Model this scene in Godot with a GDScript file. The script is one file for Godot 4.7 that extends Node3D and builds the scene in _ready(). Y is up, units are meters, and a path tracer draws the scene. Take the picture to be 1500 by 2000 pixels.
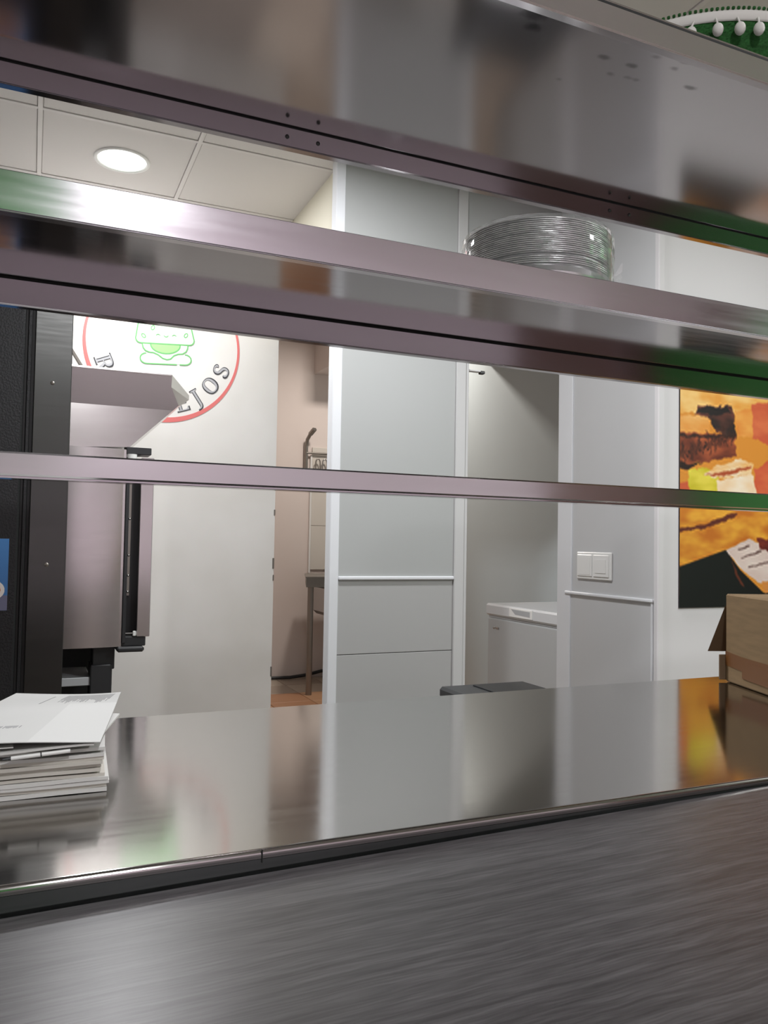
extends Node3D

# ------------------------------------------------------------------ state
var M := {}
var names := {}
var rng := RandomNumberGenerator.new()

# ------------------------------------------------------------------ helpers: naming
func numbered(called: String) -> String:
	if not names.has(called):
		names[called] = 0
		return called
	names[called] += 1
	return "%s_%03d" % [called, names[called]]

func tag(o: Node, label: String, category := "", group := "", kind := "") -> Node:
	if label: o.set_meta("label", label)
	if category: o.set_meta("category", category)
	if group: o.set_meta("group", group)
	if kind: o.set_meta("kind", kind)
	return o

func thing(called: String, label: String, category: String, at := Vector3.ZERO, group := "", kind := "") -> Node3D:
	var o := Node3D.new()
	o.name = numbered(called)
	add_child(o, true)
	o.position = at
	tag(o, label, category, group, kind)
	return o

# geometry is written in room metres; a part is moved back by where its thing stands
func obj(called: String, s: SurfaceTool, m: Material, parent: Node3D = null, label := "") -> MeshInstance3D:
	var o := MeshInstance3D.new()
	o.mesh = s.commit()
	o.material_override = null
	for i in o.mesh.get_surface_count():
		o.mesh.surface_set_material(i, m)
	if parent == null:
		o.name = numbered(called)
		add_child(o, true)
	else:
		o.name = called
		parent.add_child(o, true)
		var off := Vector3.ZERO
		var p: Node = parent
		while p != self:
			off += (p as Node3D).position
			p = p.get_parent()
		o.position = -off
	if label: o.set_meta("label", label)
	return o

func st() -> SurfaceTool:
	var s := SurfaceTool.new()
	s.begin(Mesh.PRIMITIVE_TRIANGLES)
	return s

# ------------------------------------------------------------------ helpers: shapes
func uvof(p: Vector3, n: Vector3) -> Vector2:
	var a := n.abs()
	if a.y >= a.x and a.y >= a.z: return Vector2(p.x, p.z)
	if a.x >= a.z: return Vector2(p.z, p.y)
	return Vector2(p.x, p.y)

func tri(s: SurfaceTool, a: Vector3, b: Vector3, c: Vector3, n: Vector3, un := Vector3.ZERO) -> void:
	if (b - a).cross(c - a).dot(n) > 0.0:
		var t := b; b = c; c = t
	var k: Vector3 = un if un != Vector3.ZERO else n
	for p in [a, b, c]:
		s.set_normal(n); s.set_uv(uvof(p, k)); s.add_vertex(p)

# flat convex polygon, turned towards n
func poly(s: SurfaceTool, pts: Array, n := Vector3.ZERO, toward := Vector3.ZERO) -> void:
	var k := n
	if n == Vector3.ZERO or toward != Vector3.ZERO:
		k = (pts[1] - pts[0]).cross(pts[2] - pts[0]).normalized()
		if k.dot(toward) < 0.0: k = -k
	for i in range(1, pts.size() - 1):
		tri(s, pts[0], pts[i], pts[i + 1], k)

# chamfered box between two corners
func box(s: SurfaceTool, lo: Vector3, hi: Vector3, r := 0.002, x := Transform3D.IDENTITY) -> void:
	var c := (lo + hi) * 0.5
	var h := (hi - lo).abs() * 0.5
	r = minf(r, minf(h.x, minf(h.y, h.z)) * 0.9)
	var q := func(sx: int, sy: int, sz: int, axis: int) -> Vector3:
		var v := Vector3(sx * (h.x - r), sy * (h.y - r), sz * (h.z - r))
		v[axis] = [sx * h.x, sy * h.y, sz * h.z][axis]
		return x * (c + v)
	for axis in 3:
		var u := (axis + 1) % 3
		var w := (axis + 2) % 3
		for sg in [-1, 1]:
			var n := Vector3.ZERO
			n[axis] = sg
			var f := []
			for e in [[-1, -1], [1, -1], [1, 1], [-1, 1]]:
				var k := [0, 0, 0]
				k[axis] = sg; k[u] = e[0]; k[w] = e[1]
				f.append(q.call(k[0], k[1], k[2], axis))
			poly(s, f, (x.basis * n).normalized())
	if r <= 0.0: return
	for axis in 3:
		var u := (axis + 1) % 3
		var w := (axis + 2) % 3
		for a in [-1, 1]:
			for b in [-1, 1]:
				var n := Vector3.ZERO
				n[u] = a; n[w] = b
				var f := []
				for e in [[-1, u], [1, u], [1, w], [-1, w]]:
					var k := [0, 0, 0]
					k[axis] = e[0]; k[u] = a; k[w] = b
					f.append(q.call(k[0], k[1], k[2], e[1]))
				poly(s, f, (x.basis * n).normalized())
	for sx in [-1, 1]:
		for sy in [-1, 1]:
			for sz in [-1, 1]:
				tri(s, q.call(sx, sy, sz, 0), q.call(sx, sy, sz, 1), q.call(sx, sy, sz, 2), (x.basis * Vector3(sx, sy, sz)).normalized())

# box by centre line: from a to b with a width and a height (up = across)
func bar(s: SurfaceTool, a: Vector3, b: Vector3, w: float, h: float, r := 0.001, up := Vector3.UP) -> void:
	var d := (b - a).normalized()
	if absf(d.dot(up)) > 0.95: up = Vector3.RIGHT
	var side := d.cross(up).normalized()
	var v := side.cross(d).normalized()
	var x := Transform3D(Basis(side, v, -d), (a + b) * 0.5)
	var L := a.distance_to(b)
	box(s, Vector3(-w / 2, -h / 2, -L / 2), Vector3(w / 2, h / 2, L / 2), r, x)

# polygon (plane axes ax, ay) pushed along depth
func prism(s: SurfaceTool, pts: PackedVector2Array, x: Transform3D, depth: float) -> void:
	var ids := Geometry2D.triangulate_polygon(pts)
	var zn := x.basis.z.normalized()
	for i in range(0, ids.size(), 3):
		var a: Vector2 = pts[ids[i]]; var b: Vector2 = pts[ids[i + 1]]; var c: Vector2 = pts[ids[i + 2]]
		tri(s, x * Vector3(a.x, a.y, depth), x * Vector3(b.x, b.y, depth), x * Vector3(c.x, c.y, depth), zn)
		tri(s, x * Vector3(a.x, a.y, 0), x * Vector3(b.x, b.y, 0), x * Vector3(c.x, c.y, 0), -zn)
	var cw := Geometry2D.is_polygon_clockwise(pts)
	for i in pts.size():
		var a: Vector2 = pts[i]; var b: Vector2 = pts[(i + 1) % pts.size()]
		var e := b - a
		if e.length() < 1e-6: continue
		var n2 := Vector2(e.y, -e.x).normalized() * (-1.0 if cw else 1.0)
		var n := (x.basis * Vector3(n2.x, n2.y, 0)).normalized()
		poly(s, [x * Vector3(a.x, a.y, 0), x * Vector3(b.x, b.y, 0), x * Vector3(b.x, b.y, depth), x * Vector3(a.x, a.y, depth)], n)

func stroke(s: SurfaceTool, pts: PackedVector2Array, w: float, x: Transform3D, depth: float) -> void:
	for pg in Geometry2D.offset_polyline(pts, w / 2, Geometry2D.JOIN_ROUND, Geometry2D.END_ROUND):
		if not Geometry2D.is_polygon_clockwise(pg): prism(s, pg, x, depth)

# smooth triangle: normals given
func tris(s: SurfaceTool, v: Array, n: Array, uv: Array) -> void:
	var g: Vector3 = n[0] + n[1] + n[2]
	var o := [0, 1, 2]
	if (v[1] - v[0]).cross(v[2] - v[0]).dot(g) > 0.0: o = [0, 2, 1]
	for i in o:
		s.set_normal(n[i]); s.set_uv(uv[i]); s.add_vertex(v[i])

func quads(s: SurfaceTool, v: Array, n: Array, uv: Array) -> void:
	tris(s, [v[0], v[1], v[2]], [n[0], n[1], n[2]], [uv[0], uv[1], uv[2]])
	tris(s, [v[0], v[2], v[3]], [n[0], n[2], n[3]], [uv[0], uv[2], uv[3]])

func tube(s: SurfaceTool, path: Array, r: float, seg := 12, r2 := -1.0) -> void:
	var rings := []
	var ns := []
	var d0: Vector3 = (path[1] - path[0]).normalized()
	var u := d0.cross(Vector3.UP if absf(d0.y) < 0.9 else Vector3.RIGHT).normalized()
	for i in path.size():
		var d: Vector3
		if i == 0: d = d0
		elif i == path.size() - 1: d = (path[i] - path[i - 1]).normalized()
		else: d = (path[i + 1] - path[i - 1]).normalized()
		u = (u - d * u.dot(d)).normalized()
		var w := d.cross(u)
		var rr: float = r if r2 < 0.0 else lerpf(r, r2, float(i) / (path.size() - 1))
		var ring := []; var nn := []
		for k in seg:
			var a := TAU * k / seg
			var dir := u * cos(a) + w * sin(a)
			nn.append(dir); ring.append(path[i] + dir * rr)
		rings.append(ring); ns.append(nn)
	for i in path.size() - 1:
		for k in seg:
			var j := (k + 1) % seg
			quads(s, [rings[i][k], rings[i][j], rings[i + 1][j], rings[i + 1][k]], [ns[i][k], ns[i][j], ns[i + 1][j], ns[i + 1][k]], [Vector2(0, k), Vector2(0, j), Vector2(1, j), Vector2(1, k)])
	var last := path.size() - 1
	poly(s, rings[0], (path[0] - path[1]).normalized())
	poly(s, rings[last], (path[last] - path[last - 1]).normalized())

# profile of (radius, height) points turned about the y axis; wob(angle, i) scales the radius
func lathe(s: SurfaceTool, prof: Array, at: Vector3, seg := 32, wob: Variant = null, smooth := true) -> void:
	var np := prof.size()
	var P := []; var N := []
	for i in np:
		var a: Vector2 = prof[maxi(i - 1, 0)]; var b: Vector2 = prof[mini(i + 1, np - 1)]
		var t := (b - a).normalized()
		var n2 := Vector2(t.y, -t.x)
		var pr := []; var nr := []
		for k in seg:
			var an := TAU * k / seg
			var rr: float = prof[i].x
			if wob != null: rr = wob.call(an, i, rr)
			pr.append(at + Vector3(cos(an) * rr, prof[i].y, sin(an) * rr))
			nr.append(Vector3(cos(an) * n2.x, n2.y, sin(an) * n2.x))
		P.append(pr); N.append(nr)
	for i in np - 1:
		for k in seg:
			var j := (k + 1) % seg
			var v := [P[i][k], P[i][j], P[i + 1][j], P[i + 1][k]]
			if smooth and wob == null:
				quads(s, v, [N[i][k], N[i][j], N[i + 1][j], N[i + 1][k]], [Vector2(k, i), Vector2(j, i), Vector2(j, i + 1), Vector2(k, i + 1)])
			else:
				var n: Vector3 = (v[2] - v[0]).cross(v[3] - v[1])
				if n.length() < 1e-12: continue
				n = n.normalized()
				if n.dot(N[i][k]) < 0: n = -n
				poly(s, v, n)

# ------------------------------------------------------------------ helpers: materials
func mat(key: String, c: Color, rough := 0.6, metal := 0.0) -> StandardMaterial3D:
	var m := StandardMaterial3D.new()
	m.resource_name = key
	m.albedo_color = c
	m.roughness = rough
	m.metallic = metal
	M[key] = m
	return m

func lin(r: float, g: float, b: float) -> Color:
	return Color(r, g, b).linear_to_srgb()

func noise_tex(w: int, h: int, freq: float, lo: Color, hi: Color, sd := 1, normal := false, strength := 4.0) -> NoiseTexture2D:
	var n := FastNoiseLite.new()
	n.seed = sd; n.frequency = freq; n.fractal_octaves = 4
	var t := NoiseTexture2D.new()
	t.width = w; t.height = h; t.seamless = true; t.noise = n
	if normal:
		t.as_normal_map = true; t.bump_strength = strength
	else:
		var g := Gradient.new()
		g.set_color(0, lo); g.set_color(1, hi)
		t.color_ramp = g
	return t

func steel(key: String, c: Color, rough: float, aniso: float, streak := 0.35) -> StandardMaterial3D:
	var m := mat(key, c, rough, 1.0)
	m.anisotropy_enabled = true
	m.anisotropy = aniso
	m.roughness_texture = noise_tex(512, 512, 0.012, Color(1 - streak, 1 - streak, 1 - streak), Color.WHITE, 7)
	m.roughness_texture_channel = BaseMaterial3D.TEXTURE_CHANNEL_GRAYSCALE
	m.uv1_scale = Vector3(0.7, 9.0, 1)
	return m

func wood_image() -> Image:
	var w := 1024; var h := 1024
	var im := Image.create(w, h, false, Image.FORMAT_RGB8)
	var a := FastNoiseLite.new(); a.seed = 3; a.frequency = 0.02; a.fractal_octaves = 3
	var b := FastNoiseLite.new(); b.seed = 9; b.frequency = 0.09; b.fractal_octaves = 2
	var c := FastNoiseLite.new(); c.seed = 12; c.frequency = 0.01
	for y in h:
		for x in w:
			var wx := x * 0.12
			var yy := y + 5.0 * c.get_noise_2d(x * 0.7, y * 0.6)
			var v := a.get_noise_2d(wx * 0.8, yy * 1.4) * 0.55 + b.get_noise_2d(wx * 1.3, yy * 1.7) * 0.55
			var lines := absf(fposmod(yy / 26.0 + 0.35 * a.get_noise_2d(wx * 0.3, yy * 0.4), 1.0) - 0.5) * 2.0
			v += (lines - 0.5) * 0.16
			v = clampf(0.5 + v * 0.8, 0, 1)
			im.set_pixel(x, y, Color(0.215, 0.205, 0.21).lerp(Color(0.36, 0.35, 0.355), v))
	return im

func fill_poly(im: Image, pts: PackedVector2Array, col: Color, rough := 0.0, nz: FastNoiseLite = null, col2 := Color(0, 0, 0, 0)) -> void:
	var lo := pts[0]; var hi := pts[0]
	for p in pts:
		lo = lo.min(p); hi = hi.max(p)
	for y in range(maxi(0, int(lo.y) - 6), mini(im.get_height(), int(hi.y) + 7)):
		for x in range(maxi(0, int(lo.x) - 6), mini(im.get_width(), int(hi.x) + 7)):
			var q := Vector2(x, y)
			if nz and rough > 0.0:
				q += Vector2(nz.get_noise_2d(x * 2.2, y * 2.2), nz.get_noise_2d(x * 2.2 + 300, y * 2.2)) * rough
			if Geometry2D.is_point_in_polygon(q, pts):
				var c := col
				if col2.a > 0.0 and nz:
					c = col.lerp(col2, clampf(0.5 + 1.1 * nz.get_noise_2d(x * 0.5 + 77, y * 1.1), 0, 1))
				im.set_pixel(x, y, c)

func pts2(v: Array, k := 1.0, h := 0.0) -> PackedVector2Array:
	var p := PackedVector2Array()
	for i in range(0, v.size(), 2):
		p.append(Vector2(v[i] * k, (h - v[i + 1]) * k if h > 0.0 else v[i + 1] * k))
	return p

# a printed photograph of grilled food on a board, u and v in metres from the lower left corner
func poster_image() -> Image:
	var k := 420.0; var H := 1.29; var W := 1.02
	var im := Image.create(int(W * k), int(H * k), false, Image.FORMAT_RGB8)
	var nz := FastNoiseLite.new(); nz.seed = 21; nz.frequency = 0.022; nz.fractal_octaves = 3
	im.fill(Color(0.86, 0.56, 0.20))
	var f := func(v: Array, c: Color, r := 5.0, c2 := Color(0, 0, 0, 0)) -> void: fill_poly(im, pts2(v, k, H), c, r, nz, c2)
	f.call([-0.02, 1.0, 1.1, 1.0, 1.1, 1.35, -0.02, 1.35], Color(0.60, 0.27, 0.12), 0.0, Color(0.86, 0.50, 0.22))
	f.call([-0.02, 1.25, 1.1, 1.27, 1.1, 1.32, -0.02, 1.32], Color(0.10, 0.07, 0.06), 2.0)
	f.call([-0.02, 0.80, 1.1, 0.86, 1.1, 1.02, -0.02, 0.97], Color(0.90, 0.62, 0.26), 6.0, Color(0.95, 0.78, 0.48))
	f.call([-0.01, 0.71, 0.16, 0.73, 0.16, 0.80, -0.01, 0.79], Color(0.90, 0.60, 0.27), 4.0, Color(0.93, 0.70, 0.40))
	f.call([0.30, 0.83, 0.41, 0.85, 0.41, 0.73, 0.32, 0.72], Color(0.88, 0.54, 0.22), 3.0, Color(0.93, 0.66, 0.32))
	f.call([0.40, 0.87, 0.62, 0.90, 0.62, 0.68, 0.41, 0.72], Color(0.80, 0.36, 0.23), 4.0, Color(0.86, 0.45, 0.28))
	f.call([0.62, 0.95, 1.05, 0.95, 1.05, 0.55, 0.55, 0.52], Color(0.82, 0.42, 0.16), 8.0, Color(0.93, 0.68, 0.30))
	f.call([-0.01, 0.58, 0.16, 0.61, 0.31, 0.64, 0.30, 0.73, 0.14, 0.725, -0.01, 0.715], Color(0.66, 0.33, 0.20), 5.0, Color(0.42, 0.19, 0.13))
	f.call([0.08, 0.81, 0.10, 0.835, 0.19, 0.845, 0.29, 0.85, 0.31, 0.73, 0.27, 0.72, 0.19, 0.74, 0.155, 0.79, 0.08, 0.80], Color(0.17, 0.11, 0.11), 6.0, Color(0.42, 0.22, 0.18))
	f.call([0.08, 0.815, 0.16, 0.84, 0.25, 0.842, 0.28, 0.82, 0.19, 0.80], Color(0.13, 0.09, 0.10), 5.0)
	for i in 26:
		var x := 0.0 + 0.012 * i; var y := 0.60 + 0.004 * i + 0.012 * sin(i * 2.3)
		f.call([x, y, x + 0.006, y, x + 0.005, y + 0.06 + 0.03 * sin(i * 1.7), x - 0.002, y + 0.05], Color(0.24, 0.12, 0.10), 8.0)
	f.call([-0.01, 0.60, 0.05, 0.59, 0.12, 0.60, 0.03, 0.565, -0.01, 0.57], Color(0.17, 0.09, 0.08), 4.0)
	f.call([-0.01, 0.71, 0.29, 0.725, 0.30, 0.715, -0.01, 0.70], Color(0.22, 0.11, 0.09), 4.0)
	f.call([0.42, 0.59, 0.62, 0.69, 0.62, 0.46, 0.41, 0.49], Color(0.80, 0.33, 0.22), 5.0, Color(0.86, 0.42, 0.26))
	f.call([0.04, 0.57, 0.16, 0.58, 0.21, 0.54, 0.21, 0.46, 0.05, 0.46], Color(0.78, 0.72, 0.15), 5.0, Color(0.90, 0.83, 0.30))
	f.call([0.20, 0.53, 0.40, 0.57, 0.42, 0.53, 0.43, 0.46, 0.21, 0.46], Color(0.95, 0.82, 0.66), 4.0, Color(0.97, 0.90, 0.80))
	f.call([0.13, 0.55, 0.19, 0.59, 0.34, 0.63, 0.42, 0.61, 0.40, 0.57, 0.22, 0.54], Color(0.93, 0.72, 0.45), 4.0, Color(0.96, 0.90, 0.80))
	f.call([0.13, 0.55, 0.40, 0.60, 0.40, 0.592, 0.24, 0.55], Color(0.70, 0.34, 0.20), 3.0)
	f.call([-0.01, 0.51, 0.04, 0.52, 0.05, 0.46, -0.01, 0.46], Color(0.80, 0.36, 0.22), 3.0)
	f.call([-0.02, 0.44, 0.62, 0.46, 1.1, 0.40, 1.1, 0.2, 0.51, 0.2, 0.25, 0.22, -0.02, 0.13], Color(0.78, 0.44, 0.13), 0.0, Color(0.92, 0.66, 0.22))
	f.call([-0.01, 0.325, 0.13, 0.345, 0.29, 0.395, 0.32, 0.40, 0.30, 0.378, 0.14, 0.33, -0.01, 0.312], Color(0.40, 0.18, 0.12), 3.0)
	f.call([-0.02, 0.165, 0.25, 0.24, 0.33, 0.16, 0.47, 0.06, 1.1, 0.06, 1.1, -0.01, -0.02, -0.01], Color(0.055, 0.055, 0.065), 0.0)
	f.call([0.28, 0.205, 0.33, 0.13, 0.36, 0.08, 0.33, 0.10, 0.30, 0.15], Color(0.36, 0.16, 0.10), 3.0)
	f.call([0.25, 0.24, 0.38, 0.29, 0.70, 0.20, 0.80, 0.10, 0.45, 0.10, 0.34, 0.16], Color(0.85, 0.76, 0.72), 2.0, Color(0.89, 0.82, 0.78))
	for l in [[0.32, 0.24, 0.39, 0.255], [0.38, 0.165, 0.56, 0.20], [0.34, 0.205, 0.46, 0.235]]:
		f.call([l[0], l[1], l[2], l[3], l[2], l[3] + 0.008, l[0], l[1] + 0.006], Color(0.42, 0.32, 0.30), 2.0)
	f.call([0.43, 0.30, 0.60, 0.27, 0.60, 0.22, 0.45, 0.25], Color(0.33, 0.12, 0.10), 4.0, Color(0.52, 0.18, 0.12))
	f.call([0.46, 0.11, 1.1, 0.10, 1.1, 0.055, 0.48, 0.055], Color(0.85, 0.55, 0.26), 3.0)
	im.resize(int(W * k) / 3, int(H * k) / 3, Image.INTERPOLATE_LANCZOS)
	im.resize(int(W * k), int(H * k), Image.INTERPOLATE_CUBIC)
	return im

func sheet_image() -> Image:
	var im := Image.create(400, 440, false, Image.FORMAT_RGB8)
	im.fill(Color(0.80, 0.80, 0.795))
	rng.seed = 5
	# a row of short ticks along the far edge, one ruled dash, and a line of tiny faded print
	for i in 34:
		var x := 214 + int(i * 5.0)
		var h := 46 + rng.randi() % 44
		for y in range(28, 28 + h):
			for d in 2:
				im.set_pixel(mini(399, x + d - int((y - 28) * 0.22)), y, Color(0.30, 0.30, 0.32))
	for y in range(40, 118):
		for d in 3: im.set_pixel(168 + d - int((y - 40) * 0.25), y, Color(0.25, 0.25, 0.27))
	for i in 44:
		var x := 20 + i * 4
		if i % 9 == 6: continue
		for y in range(314, 328 + rng.randi() % 8):
			for d in 2: im.set_pixel(x + d, y, Color(0.45, 0.45, 0.47))
	for y in range(120, 440):
		for x in range(250, 400):
			im.set_pixel(x, y, im.get_pixel(x, y).lightened(0.18))
	return im

# fingermarks on the underside of the upper deck: x from -0.5 to 1.95 m, z from -1.24 to -0.785 m
func smudge_image() -> Image:
	var im := Image.create(1225, 228, false, Image.FORMAT_RGB8)
	im.fill(Color.WHITE)
	var nz := FastNoiseLite.new(); nz.seed = 51; nz.frequency = 0.12
	for q in [[0.565, -0.838, 9.0, 5.5, 0.6], [0.578, -0.860, 6.0, 4.0, 0.62], [0.704, -0.872, 5.5, 2.6, 0.68], [0.738, -0.900, 3.5, 2.0, 0.8], [0.752, -0.871, 5.0, 2.4, 0.66], [0.766, -0.896, 3.5, 1.9, 0.82], [0.781, -0.895, 3.5, 1.9, 0.82], [0.866, -0.877, 5.5, 2.4, 0.62], [0.811, -0.851, 3.5, 2.0, 0.74], [0.813, -0.833, 5.0, 2.0, 0.76], [0.680, -0.942, 2.5, 1.6, 0.84], [0.769, -0.841, 4.0, 2.0, 0.8]]:
		var c := Vector2((q[0] + 0.5) * 500.0, (q[1] + 1.2405) * 500.0)
		for y in range(int(c.y) - 16, int(c.y) + 17):
			for x in range(int(c.x) - 22, int(c.x) + 23):
				if x < 0 or y < 0 or x >= 1225 or y >= 228: continue
				var d := Vector2((x - c.x) / q[2], (y - c.y) / q[3]).length() + 0.35 * nz.get_noise_2d(x * 1.4, y * 1.4)
				var k: float = lerpf(lerpf(q[4], 1.0, 0.25), 1.0, smoothstep(0.25, 1.4, d))
				var o := im.get_pixel(x, y).r
				im.set_pixel(x, y, Color(o * k, o * k, o * k))
	return im

func sticker_image() -> Image:
	var im := Image.create(140, 210, false, Image.FORMAT_RGB8)
	im.fill(Color(0.28, 0.50, 0.74))
	for y in 210:
		for x in 140:
			var c := Color(0.30, 0.53, 0.78).lerp(Color(0.22, 0.40, 0.62), y / 210.0)
			var e := Vector2((x - 64.0) / 68.0, (y - 150.0) / 40.0).length()
			if y > 165: c = Color(0.42, 0.42, 0.52)
			if e < 1.0: c = Color(0.90, 0.86, 0.84)
			if e < 0.84: c = Color(0.75, 0.47, 0.24)
			if e < 0.6: c = Color(0.85, 0.62, 0.32) if (x / 9 + y / 7) % 2 == 0 else Color(0.66, 0.36, 0.18)
			im.set_pixel(x, y, c)
	return im

func materials() -> void:
	steel("counter_steel", lin(0.38, 0.366, 0.352), 0.13, -0.3, 0.25)
	mat("edge_steel", lin(0.20, 0.215, 0.21), 0.16, 1.0)
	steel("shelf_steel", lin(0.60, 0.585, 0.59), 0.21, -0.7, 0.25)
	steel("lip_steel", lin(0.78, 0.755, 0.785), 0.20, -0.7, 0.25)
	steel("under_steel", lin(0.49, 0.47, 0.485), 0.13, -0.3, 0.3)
	var sm := mat("smudged_steel", lin(0.49, 0.47, 0.485), 0.12, 1.0)
	sm.anisotropy_enabled = true
	sm.anisotropy = -0.3
	sm.albedo_texture = ImageTexture.create_from_image(smudge_image())
	sm.uv1_scale = Vector3(1.0 / 2.45, 1.0 / 0.456, 1)
	sm.uv1_offset = Vector3(0.5 / 2.45, 1.2405 / 0.456, 0)
	steel("machine_steel", lin(0.74, 0.70, 0.70), 0.26, 0.4, 0.15)
	steel("hood_steel", lin(0.60, 0.585, 0.565), 0.19, 0.0, 0.15)
	steel("dark_steel", lin(0.12, 0.12, 0.117), 0.34, 0.5, 0.2)
	var w := mat("wood", Color.WHITE, 0.36)
	w.albedo_texture = ImageTexture.create_from_image(wood_image())
	w.metallic_specular = 0.5
	w.uv1_scale = Vector3(1.1, 2.0, 1)
	w.heightmap_enabled = false
	var g := mat("white_wall", lin(0.70, 0.685, 0.655), 0.75)
	g.albedo_texture = noise_tex(512, 512, 0.006, Color(0.93, 0.925, 0.91), Color.WHITE, 4)
	g.uv1_scale = Vector3(0.4, 0.4, 1)
	mat("plain_white", lin(0.76, 0.755, 0.74), 0.6)
	mat("poster_wall_white", lin(0.68, 0.665, 0.67), 0.7)
	mat("panel", lin(0.41, 0.42, 0.415), 0.42)
	mat("panel_right", lin(0.55, 0.555, 0.56), 0.42)
	mat("panel_low", lin(0.42, 0.42, 0.415), 0.42)
	mat("trim", lin(0.72, 0.735, 0.76), 0.4)
	mat("jamb_white", lin(0.56, 0.56, 0.555), 0.5)
	mat("alcove", lin(0.49, 0.55, 0.57), 0.6)
	mat("pink_wall", lin(0.70, 0.62, 0.585), 0.75)
	mat("cream_wall", lin(0.76, 0.72, 0.60), 0.75)
	mat("dining_pink", lin(0.74, 0.62, 0.69), 0.8)
	mat("dining_beige", lin(0.20, 0.12, 0.11), 0.8)
	mat("tile_ceiling", lin(0.66, 0.63, 0.615), 0.85)
	mat("rail_ceiling", lin(0.68, 0.65, 0.635), 0.6)
	mat("grid_gap", lin(0.42, 0.39, 0.34), 0.9)
	mat("floor", lin(0.24, 0.20, 0.17), 0.45)
	mat("terracotta", lin(0.42, 0.21, 0.11), 0.4)
	mat("terracotta_pale", lin(0.48, 0.27, 0.15), 0.4)
	mat("pale_tile", lin(0.44, 0.37, 0.30), 0.45)
	mat("pale_tile_worn", lin(0.37, 0.30, 0.24), 0.45)
	mat("wall_tile", lin(0.64, 0.60, 0.55), 0.3)
	mat("black", lin(0.012, 0.012, 0.013), 0.45)
	mat("black_plastic", lin(0.025, 0.026, 0.028), 0.4)
	mat("seam", lin(0.008, 0.008, 0.008), 0.8)
	var fr := mat("dark_door", lin(0.028, 0.028, 0.030), 0.38)
	fr.metallic = 0.4
	fr.normal_enabled = true
	fr.normal_texture = noise_tex(256, 256, 0.08, Color.BLACK, Color.WHITE, 11, true, 3.0)
	fr.normal_scale = 0.25
	fr.uv1_scale = Vector3(6, 6, 1)
	mat("freezer", lin(0.42, 0.43, 0.43), 0.35)
	mat("freezer_lid", lin(0.60, 0.61, 0.62), 0.3)
	mat("freezer_grey", lin(0.40, 0.41, 0.42), 0.45)
	mat("white_plastic", lin(0.80, 0.80, 0.78), 0.3)
	var cb := mat("cardboard", lin(0.27, 0.175, 0.085), 0.85)
	cb.albedo_texture = noise_tex(256, 256, 0.02, Color(0.9, 0.9, 0.9), Color.WHITE, 8)
	cb.uv1_scale = Vector3(2, 14, 1)
	mat("cardboard_dark", lin(0.16, 0.10, 0.055), 0.85)
	mat("tape", lin(0.17, 0.065, 0.016), 0.4)
	mat("paper", lin(0.62, 0.61, 0.59), 0.85)
	mat("paper_aged", lin(0.56, 0.53, 0.48), 0.85)
	var sh := mat("printed_paper", Color.WHITE, 0.8)
	sh.albedo_texture = ImageTexture.create_from_image(sheet_image())
	mat("red_paint", lin(0.60, 0.14, 0.13), 0.6)
	mat("green_line", lin(0.12, 0.38, 0.12), 0.6)
	mat("green_pale", lin(0.55, 0.70, 0.52), 0.6)
	mat("green_mid", lin(0.28, 0.58, 0.20), 0.6)
	mat("ink", lin(0.03, 0.03, 0.035), 0.6)
	mat("inlay", lin(0.36, 0.36, 0.37), 0.6)
	var po := mat("poster", Color.WHITE, 0.55)
	po.albedo_texture = ImageTexture.create_from_image(poster_image())
	var sk := mat("sticker", Color.WHITE, 0.35)
	sk.albedo_texture = ImageTexture.create_from_image(sticker_image())
	var gf := mat("green_felt", lin(0.03, 0.16, 0.035), 0.95)
	gf.albedo_texture = noise_tex(256, 256, 0.05, Color(0.55, 0.6, 0.5), Color.WHITE, 15)
	gf.normal_enabled = true
	gf.normal_texture = noise_tex(256, 256, 0.09, Color.BLACK, Color.WHITE, 16, true, 8.0)
	gf.uv1_triplanar = true
	gf.uv1_scale = Vector3(8, 8, 8)
	mat("pompom", lin(0.74, 0.73, 0.69), 0.95)
	var gg := mat("grass", lin(0.07, 0.30, 0.07), 0.9)
	gg.albedo_texture = noise_tex(256, 256, 0.05, Color(0.5, 0.6, 0.5), Color.WHITE, 17)
	gg.uv1_triplanar = true
	gg.uv1_scale = Vector3(3, 3, 3)
	mat("foil", lin(0.88, 0.88, 0.88), 0.32, 1.0)
	var fm := mat("film", Color(0.95, 0.97, 0.96, 0.08), 0.05)
	fm.transparency = BaseMaterial3D.TRANSPARENCY_ALPHA
	fm.metallic_specular = 0.7
	mat("chrome", lin(0.45, 0.44, 0.43), 0.25, 1.0)
	mat("screw", lin(0.06, 0.06, 0.06), 0.4, 0.6)
	mat("dull_steel", lin(0.30, 0.275, 0.25), 0.38, 0.9)
	var em := mat("lamp_glow", Color(1, 1, 0.98), 0.5)
	em.emission_enabled = true
	em.emission = Color(0.97, 1.0, 0.97)
	em.emission_energy_multiplier = 3.0

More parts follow.
